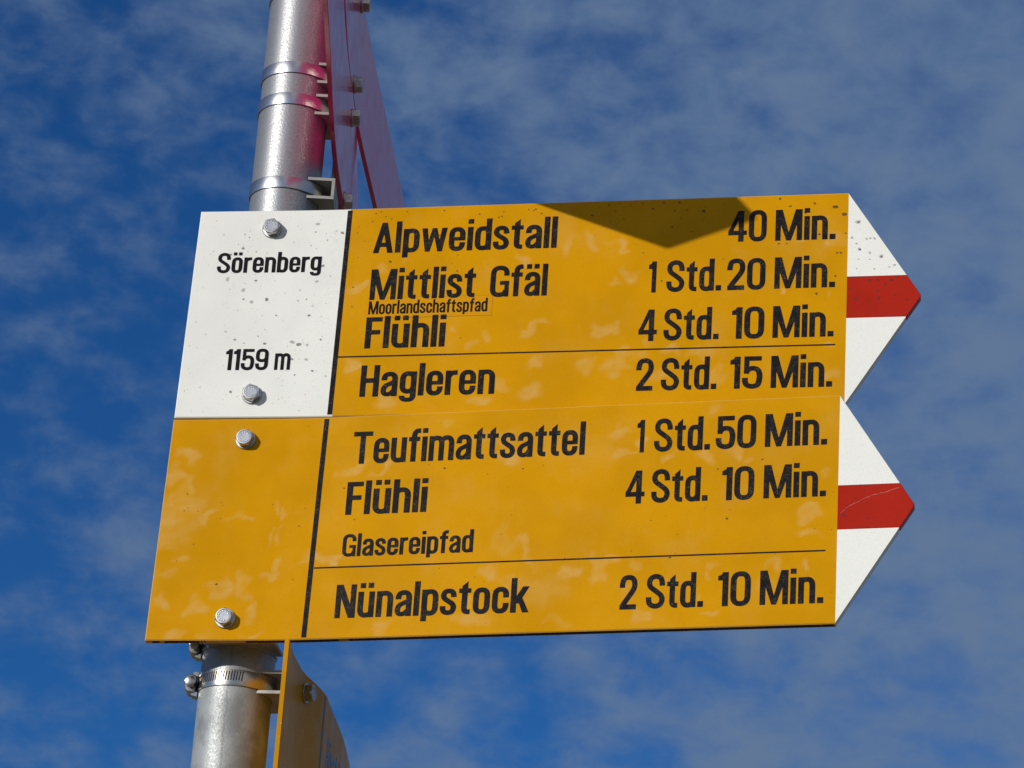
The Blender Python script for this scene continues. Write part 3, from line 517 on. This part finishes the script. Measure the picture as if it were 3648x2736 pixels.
TEXT=[
('Sörenberg','A',-0.0389,-0.0577,0.0498,-0.0582,0.0184),
('1159','A',-0.0234,-0.1469,0.0127,-0.1470,0.0190),
('m','A',0.0182,-0.1470,0.0314,-0.1470,0.0193),
('Alpweidstall','A',0.0929,-0.0419,0.2480,-0.0423,0.0280),
('Mittlist','A',0.0933,-0.0853,0.1823,-0.0852,0.0281),
('Gfäl','A',0.1945,-0.0853,0.2422,-0.0856,0.0280),
('Moorlandschaftspfad','A',0.0934,-0.0989,0.1934,-0.0978,0.0119),
('Flühli','A',0.0925,-0.1290,0.1598,-0.1293,0.0284),
('Hagleren','A',0.0919,-0.1723,0.2039,-0.1727,0.0283),
('40','A',0.3903,-0.0414,0.4218,-0.0419,0.0277),
('Min.','A',0.4290,-0.0419,0.4782,-0.0418,0.0281),
('1','A',0.3261,-0.0855,0.3324,-0.0855,0.0277),
('Std.','A',0.3410,-0.0853,0.3860,-0.0853,0.0280),
('20','A',0.3906,-0.0852,0.4220,-0.0855,0.0285),
('Min.','A',0.4294,-0.0852,0.4787,-0.0851,0.0279),
('4','A',0.3199,-0.1288,0.3349,-0.1292,0.0280),
('Std.','A',0.3405,-0.1288,0.3855,-0.1288,0.0278),
('10','A',0.3959,-0.1290,0.4223,-0.1290,0.0280),
('Min.','A',0.4292,-0.1290,0.4784,-0.1289,0.0280),
('2','A',0.3197,-0.1727,0.3339,-0.1730,0.0288),
('Std.','A',0.3402,-0.1730,0.3852,-0.1727,0.0280),
('15','A',0.3960,-0.1730,0.4220,-0.1729,0.0279),
('Min.','A',0.4290,-0.1732,0.4782,-0.1729,0.0283),
('Teufimattsattel','B',0.0910,-0.0424,0.2826,-0.0422,0.0282),
('Flühli','B',0.0892,-0.0862,0.1561,-0.0864,0.0286),
('Glasereipfad','B',0.0894,-0.1221,0.1967,-0.1221,0.0189),
('Nünalpstock','B',0.0877,-0.1740,0.2447,-0.1743,0.0284),
('1','B',0.3246,-0.0424,0.3306,-0.0424,0.0279),
('Std.','B',0.3387,-0.0420,0.3836,-0.0425,0.0280),
('50','B',0.3881,-0.0418,0.4203,-0.0424,0.0277),
('Min.','B',0.4274,-0.0420,0.4767,-0.0420,0.0283),
('4','B',0.3176,-0.0858,0.3328,-0.0862,0.0280),
('Std.','B',0.3383,-0.0855,0.3833,-0.0860,0.0280),
('10','B',0.3945,-0.0859,0.4200,-0.0862,0.0279),
('Min.','B',0.4276,-0.0857,0.4767,-0.0857,0.0280),
('2','B',0.3168,-0.1742,0.3307,-0.1746,0.0290),
('Std.','B',0.3380,-0.1742,0.3830,-0.1741,0.0282),
('10','B',0.3943,-0.1742,0.4200,-0.1743,0.0283),
('Min.','B',0.4272,-0.1742,0.4766,-0.1740,0.0284),]

# ------------------------------------------------------------------ setting
B = Buf(); n = 48; R = 900.0; v = [(0, 0, 0)]
rings = [3, 12, 40, 120, 350, R]
for r in rings:
    for k in range(n):
        a = 2*math.pi*k/n; v.append((r*math.cos(a), r*math.sin(a), 0 if r < 30 else .012*(r-30)*(.35+.65*math.sin(3*a+1)**2)*.25))
f = [(0, 1+k, 1+(k+1) % n) for k in range(n)]
for i in range(len(rings)-1):
    for k in range(n): f.append((1+i*n+k, 1+(i+1)*n+k, 1+(i+1)*n+(k+1) % n, 1+i*n+(k+1) % n))
B.add(v, f); g = link('ground', B.v, B.f, GRASS, smooth=True); g['kind'] = 'structure'

# ------------------------------------------------------------------ pole
B = Buf(); lathe(B, Matrix.Identity(4), [(R0, -.4), (R0, 1.0), (R0, 2.0), (R0, 3.3), (R0, 3.30), (R0-.002, 3.302)], 128)
pole = sharp(fixnormals(link('steel_pole', B.v, B.f, GALV)), 40)
pole['label'] = 'round galvanised steel pole carrying every sign'; pole['category'] = 'pole'
B = Buf(); lathe(B, Matrix.Translation((0, 0, 3.302)), [(R0+.0015, -.012), (R0+.0015, .003), (R0-.004, .006), (.001, .008)], 64)
sharp(fixnormals(link('cap', B.v, B.f, plain('dark_plastic', (.03, .03, .03), .5), pole)), 40)

# ------------------------------------------------------------------ the two big arrow boards
YB, XK, WK = .060, .05, .05
def kink(k): return lambda s: math.pi/2+k*min(max((s-(XK-WK/2))/WK, 0), 1)      # bent a few degrees just right of the pole
def arrow_board(name, label, ztop, k, tilt, H, uL, sk, uR, bands_z, upper):
    t = thing(name, label, 'trail sign', (0, -YB, Z0+ztop), 'yellow trail signs on the pole')
    sh = Sheet(kink(k), 0, -YB, -.10, .60, (0, -YB, Z0+ztop)); sh.tilt = tilt
    # local z: 0 = top edge ; sh.P subtracts origin z, so feed absolute heights
    P0 = sh.P
    sh.P = lambda u, z, h=0.0: P0(u, z+Z0+ztop, h)
    tip = .0603; rs0, rs1 = -H/2+.0186, -H/2-.0184; TH = .0075
    full_t = lambda u: 0.0; full_b = lambda u: -H
    def cutT(u): return min(0.0, -(u-uR)/tip*(H/2))
    def cutB(u): return max(-H, -H+(u-uR)/tip*(H/2))
    def seg(nm, us, top, bot, material, **kw):
        v, f, tg = slab(sh, us, top, bot, **kw); o = fixnormals(link(nm, v, f, material, t)); return sharp(o, 20), tg
    uS = .0708 if upper else None
    def yellow(u0, u1, blobs, left):
        v, f, tg = slab(sh, arr(u0, u1, .006), full_t, full_b, left=left, right=False, thick=TH, c=.0008)
        o = fixnormals(link('yellow_field', v, f, [YELLOW, LIT_WORN_EDGE], t))
        gv, gf, gw = front_grid(sh, u0+(.0008 if left else 0), u1, -H+.0008, -.0008, .00005, .0018, blobs)
        bm = bmesh.new(); bm.from_mesh(o.data)
        nv = [bm.verts.new(p) for p in gv]
        for q in gf:
            fc = bm.faces.new([nv[i] for i in q]); fc.smooth = True
        bm.to_mesh(o.data); bm.free()
        at = o.data.attributes.new('scuff', 'FLOAT', 'POINT'); at.data.foreach_set('value', [0.0]*len(v)+gw)
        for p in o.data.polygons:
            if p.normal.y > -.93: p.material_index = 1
        sharp(o, 20)
        return o
    if upper:
        us = arr(uL, uS, .004)
        # left end cut slightly out of square
        v, f, tg = slab(sh, us, full_t, full_b, right=False, thick=TH, c=.0008)
        v = [list(p) for p in v]
        for p in v:
            wgt = max(0.0, 1-(p[0]-uL)/.05); p[0] += sk*wgt*min(1, max(0, -p[2]/H))
        sharp(fixnormals(link('white_field', v, f, WHITE, t)), 20)
        yf = yellow(uS, uR, SCUFF_UPPER, False)
    else:
        yf = yellow(uL, uR, SCUFF_LOWER, True)
        for vt in yf.data.vertices:
            wgt = max(0.0, 1-(vt.co.x-uL)/.05); vt.co.x += sk*wgt*min(1, max(0, -vt.co.z/H))
    # arrow tip: two white wedges with a red stripe between them
    u_at = lambda z: uR+tip*(-z/(H/2))
    uA = u_at(rs0)
    B = Buf()
    for top, bot, hi, lo in ((cutT, lambda u: rs0, True, False), (lambda u: rs1, cutB, False, True)):
        us = list(arr(uR, uA-.0006, .006)); v, f, tg = slab(sh, us, top, bot, hi=hi, lo=lo, left=False, right=False, thick=TH, c=.0008); B.add(v, f)
    sharp(fixnormals(link('arrow_tip', B.v, B.f, TIPWHITE, t)), 20)
    us = list(arr(uR, uA, .006))+list(arr(uA+.003, uR+tip-.0022, .004))+[uR+tip-.0014, uR+tip-.0008]
    rt = lambda u: min(rs0, cutT(u)); rb = lambda u: max(rs1, cutB(u))
    v, f, tg = slab(sh, us, rt, rb, left=False, right=True, c=.0006, thick=TH)
    sharp(fixnormals(link('red_stripe', v, f, RED, t)), 20)
    # print
    hp = .00022
    a_, b_, c_, d_ = (.0684, .0725, .0706, .0665) if upper else (.0648, .0689, .0661, .0620)
    v = [sh.P(a_, -.0015, hp), sh.P(b_, -.0015, hp), sh.P(c_, -H+.0017, hp), sh.P(d_, -H+.0017, hp)]
    link('divider_bar', v, [(0, 3, 2, 1)], INK, t)
    zs = -.1363 if upper else -.1310
    bar('rule_line', t, sh, [(u, zs-.00062, zs+.00062) for u in arr(.0712 if upper else .0674, .4800 if upper else .4774, .01)], hp, INK)
    for (tx, b, a0, z0_, a1, z1_, cap) in TEXT:
        if (b == 'A') != upper: continue
        zz = (z0_+z1_)/2; cap = {28: .0281, 29: .0283}.get(round(cap*1000), cap)
        clean = tx in ('Sörenberg', '1159', 'm', 'Moorlandschaftspfad')
        lettering(t, sh, tx, a0, zz, a1, zz, cap, hp+(.0001 if tx == 'Moorlandschaftspfad' else .00006), INK_CLEAN if clean else INK)
    for (u, z, rot) in (((.0050, -.0177, 12), (.0020, -.1693, 40)) if upper else ((.0005, -.0187, 5), (-.0013, -.1730, 24))): bolt(t, sh, u, z, rot)
    if upper:
        v, f, tg = [], [], []
        for u in arr(.0923, .1974, .01): v += [sh.P(u, -.1020, .00016), sh.P(u, -.0836, .00016)]
        link('sticker', v, [(2*i, 2*i+2, 2*i+3, 2*i+1) for i in range(len(v)//2-1)], FILM, t)['label'] = 'narrow yellow sticker strip with a fine dark outline'
        e = []
        st_ = Buf()
        for (a, b, c_, d_) in ((.0923, .1974, -.0837, -.08355), (.0923, .1974, -.10205, -.1018), (.19725, .1974, -.1020, -.0836)):
            st_.add([sh.P(a, c_, .00018), sh.P(b, c_, .00018), sh.P(b, d_, .00018), sh.P(a, d_, .00018)], [(0, 1, 2, 3)])
        link('sticker_edge', st_.v, st_.f, GRIME_BROWN, t)
        rnd = random.Random(3)
        tiny = [(rnd.uniform(-.056, .064), rnd.uniform(-.185, -.004), rnd.choice((.25, .3, .35, .45, .6))) for _ in range(150)]
        spots('lichen_specks', t, sh, [(GRIME, [s for i, s in enumerate(SPOT_WHITE) if s[2] > 3.2 or i % 2]), (GRIME_PALE, [s for i, s in enumerate(SPOT_WHITE) if not (s[2] > 3.2 or i % 2)]+[(u, z, r*.8) for u, z, r in SPOT_TIP]+tiny), (GRIME, [(u+r*.0002, z-r*.0002, r*.45) for u, z, r in SPOT_WHITE+SPOT_TIP if r > 2.2]),
            (GRIME_RED, SPOT_RED)], .00012)
        tin = [(rnd.uniform(.075, .486), -.03*rnd.random()**1.5-.002, rnd.choice((.3, .4, .6, .8))) for _ in range(60)]
        spots('dirt_specks', t, sh, [(GRIME_BROWN, SPOT_YELLOW+tin)], .00012)
    else:
        rnd = random.Random(4)
        tin = [(rnd.uniform(-.06, .484), rnd.uniform(-.188, -.003), rnd.choice((.2, .25, .35, .5))) for _ in range(90)]
        spots('dirt_specks', t, sh, [(GRIME_BROWN, SPOT_LOWER+tin), (GRIME_RED, SPOT_LOWER_RED)], .00012)
        # grime caught along the lower edge
        B = Buf(); us = arr(uL+.002, uR-.001, .0012); w_ = .5
        for i in range(len(us)-1):
            w_ = min(1.0, max(0.0, w_+rnd.uniform(-.22, .225)))
            if us[i] < .10 and w_ < .42: continue
            a = -.0009-.0022*(1-w_)*rnd.random(); b = -.0071+.001*rnd.random()
            B.add([sh.P(us[i], -H-.00006, a), sh.P(us[i+1], -H-.00006, a), sh.P(us[i+1], -H-.00006, b), sh.P(us[i], -H-.00006, b)], [(0, 1, 2, 3)])
        link('edge_grime', B.v, B.f, EDGE_DIRT, t)['kind'] = 'stuff'
        # pale scratch across the red stripe
        B = Buf(); pts = [SCRATCH[0]]
        for a, b in zip(SCRATCH[:-1], SCRATCH[1:]):
            for k in range(1, 6): pts.append((a[0]+(b[0]-a[0])*k/5+rnd.uniform(-.0002, .0002), a[1]+(b[1]-a[1])*k/5+rnd.uniform(-.0003, .0003)))
        for a, b in zip(pts[:-1], pts[1:]):
            w = .00022+.00022*rnd.random(); B.add([sh.P(a[0], a[1]-w, .00014), sh.P(b[0], b[1]-w, .00014), sh.P(b[0], b[1]+w, .00014), sh.P(a[0], a[1]+w, .00014)], [(0, 1, 2, 3)])
        link('scratch', B.v, B.f, SCRATCHED, t)
    for bz in bands_z:
        bracket(t, Wrap(sh), bz, -.020, .035, half=.0118, out=-.0077)
        if bz < -.171 and not upper: bz -= .0055
        bd = band('band_clamp', t, bz+Z0+ztop, .0125, (0, -YB, Z0+ztop), STAINLESS if not upper else BANDSTEEL, rr=.0304)
        if not upper: screw_block(bd, bz+Z0+ztop-.001, (0, -YB, Z0+ztop), math.radians(186))
    return t
class Wrap:
    """view of a sheet whose P() already takes local heights"""
    def __init__(s, sh, z0=0.0): s.P = sh.P; s.frame = sh.frame; s.o = (sh.o[0], sh.o[1], z0); s.tilt = sh.tilt
arrow_board('trail_sign', 'upper yellow trail sign with white Sörenberg field, first line Alpweidstall', 0.0, .04335, .02335, .18931, -.05794, -.00338, .48842, (-.0177, -.1693), True)
arrow_board('trail_sign', 'lower yellow trail sign, blank yellow left end, first line Teufimattsattel', -.19066, .08231, .02951, .19120, -.06153, -.00347, .48620, (-.0187, -.1738), False)

# ------------------------------------------------------------------ signs seen edge-on
def edge_sign(name, label, cat, group, phi, x0, lo, hi, ztop, zbot, material, arrow=None, tail=None):
    org = (x0, 0.0, Z0+zbot)
    t = thing(name, label, cat, org, group)
    sh = Sheet(phi, x0, 0.0, lo-.15, hi+.1, org, n=1600); P0 = sh.P
    sh.P = lambda u, z, h=0.0: P0(u, z+Z0, h)          # z measured from the upper board's top edge
    H = ztop-zbot; zm = (ztop+zbot)/2
    if arrow:
        def top(u): return ztop if u > lo else zm+.0016+(H/2-.0016)*(u-(lo-arrow))/arrow
        def bot(u): return zbot if u > lo else zm-.0016-(H/2-.0016)*(u-(lo-arrow))/arrow
        us = list(arr(lo-arrow, lo, .006))+list(arr(lo+.004, hi, .004))
    else: top = lambda u: ztop; bot = lambda u: zbot; us = list(arr(lo, hi, .004))
    v, f, tg = slab(sh, us, top, bot, c=.0005)
    sharp(fixnormals(link('panel', v, f, material, t)), 20)
    return t, sh
K7 = [-.5, -.3, -.15, -.05, .05, .2, .4]
def phi_tab(K, V): return lambda s: float(np.interp(s, K, V))
GR = 'magenta red signs high on the pole'
t, sh = edge_sign('winter_trail_sign', 'edge-on magenta red sign touching the brackets, lower of the red pair', 'trail sign', GR,
    phi_tab(K7, [-.1271, -.1271, -.1409, -.1231, -.0822, -.1513, -.1513]), .0438, -.381, .56, .1820, .0738, PINK, arrow=.0768)
BZ = (.1546, .1237, .0424, .2353)
def red_mounts(t, sh, items):
    zb0 = sh.o[2]-Z0
    for (bz, cz, rot) in items:
        bolt(t, sh, .0789, bz, rot)
        bracket(t, Wrap(sh, zb0), cz, -.0175, .030, arm=(bz, .090), half=.0100, out=.0005 if cz < .05 else -.0042)
        band('band_clamp', t, cz+Z0, .0108, sh.o, BANDSTEEL, bulge=math.radians(-8))
red_mounts(t, sh, ((.1620, BZ[1], 10), (.0784, BZ[2], 33)))
t, sh = edge_sign('winter_trail_sign', 'edge-on magenta red sign rising out of the frame, upper of the red pair', 'trail sign', GR,
    phi_tab(K7, [-.1035, -.1035, -.1035, -.1339, -.0913, -.0432, -.0432]), .0438, -.381, .56, .2913, .1856, PINK, arrow=.0768)
red_mounts(t, sh, ((.2800, BZ[3], 20), (.1965, BZ[0], 44)))
KC = [-.10, -.02, .01, .04, .07, .11, .16, .22, .4]
t, sh = edge_sign('trail_sign', 'edge-on bent yellow trail sign below, brown in shade, lettered Rischli', 'trail sign', 'yellow trail signs on the pole',
    phi_tab(KC, [-.1305, .0155, .1841, .1233, -.0595, -.0371, -.0496, -.0933, -.1397]), .0572, -.0913, .50, -.3898, -.5798, YELLOW_EDGE)
CZ = -.4032
bolt(t, sh, .0, -.4054, 15)
bar('divider_bar', t, sh, [(.0508, -.5782, -.3912), (.0550, -.5782, -.3912)], .0002, INK)
lettering(t, sh, 'Rischli', .0840, -.4450, .1740, -.4450, .0282, .0002, INK)
bracket(t, Wrap(sh, -.5798), CZ, -.0216, .030)
bd = band('hose_clamp', t, CZ+Z0, .0132, sh.o, OLDBAND, bulge=math.radians(-12), rr=.0304)
band_slots(bd, CZ+Z0, sh.o, math.radians(200), math.radians(294), math.radians(4.1), .0304+.0008+.00012)
screw_block(bd, CZ+Z0, sh.o, math.radians(186))
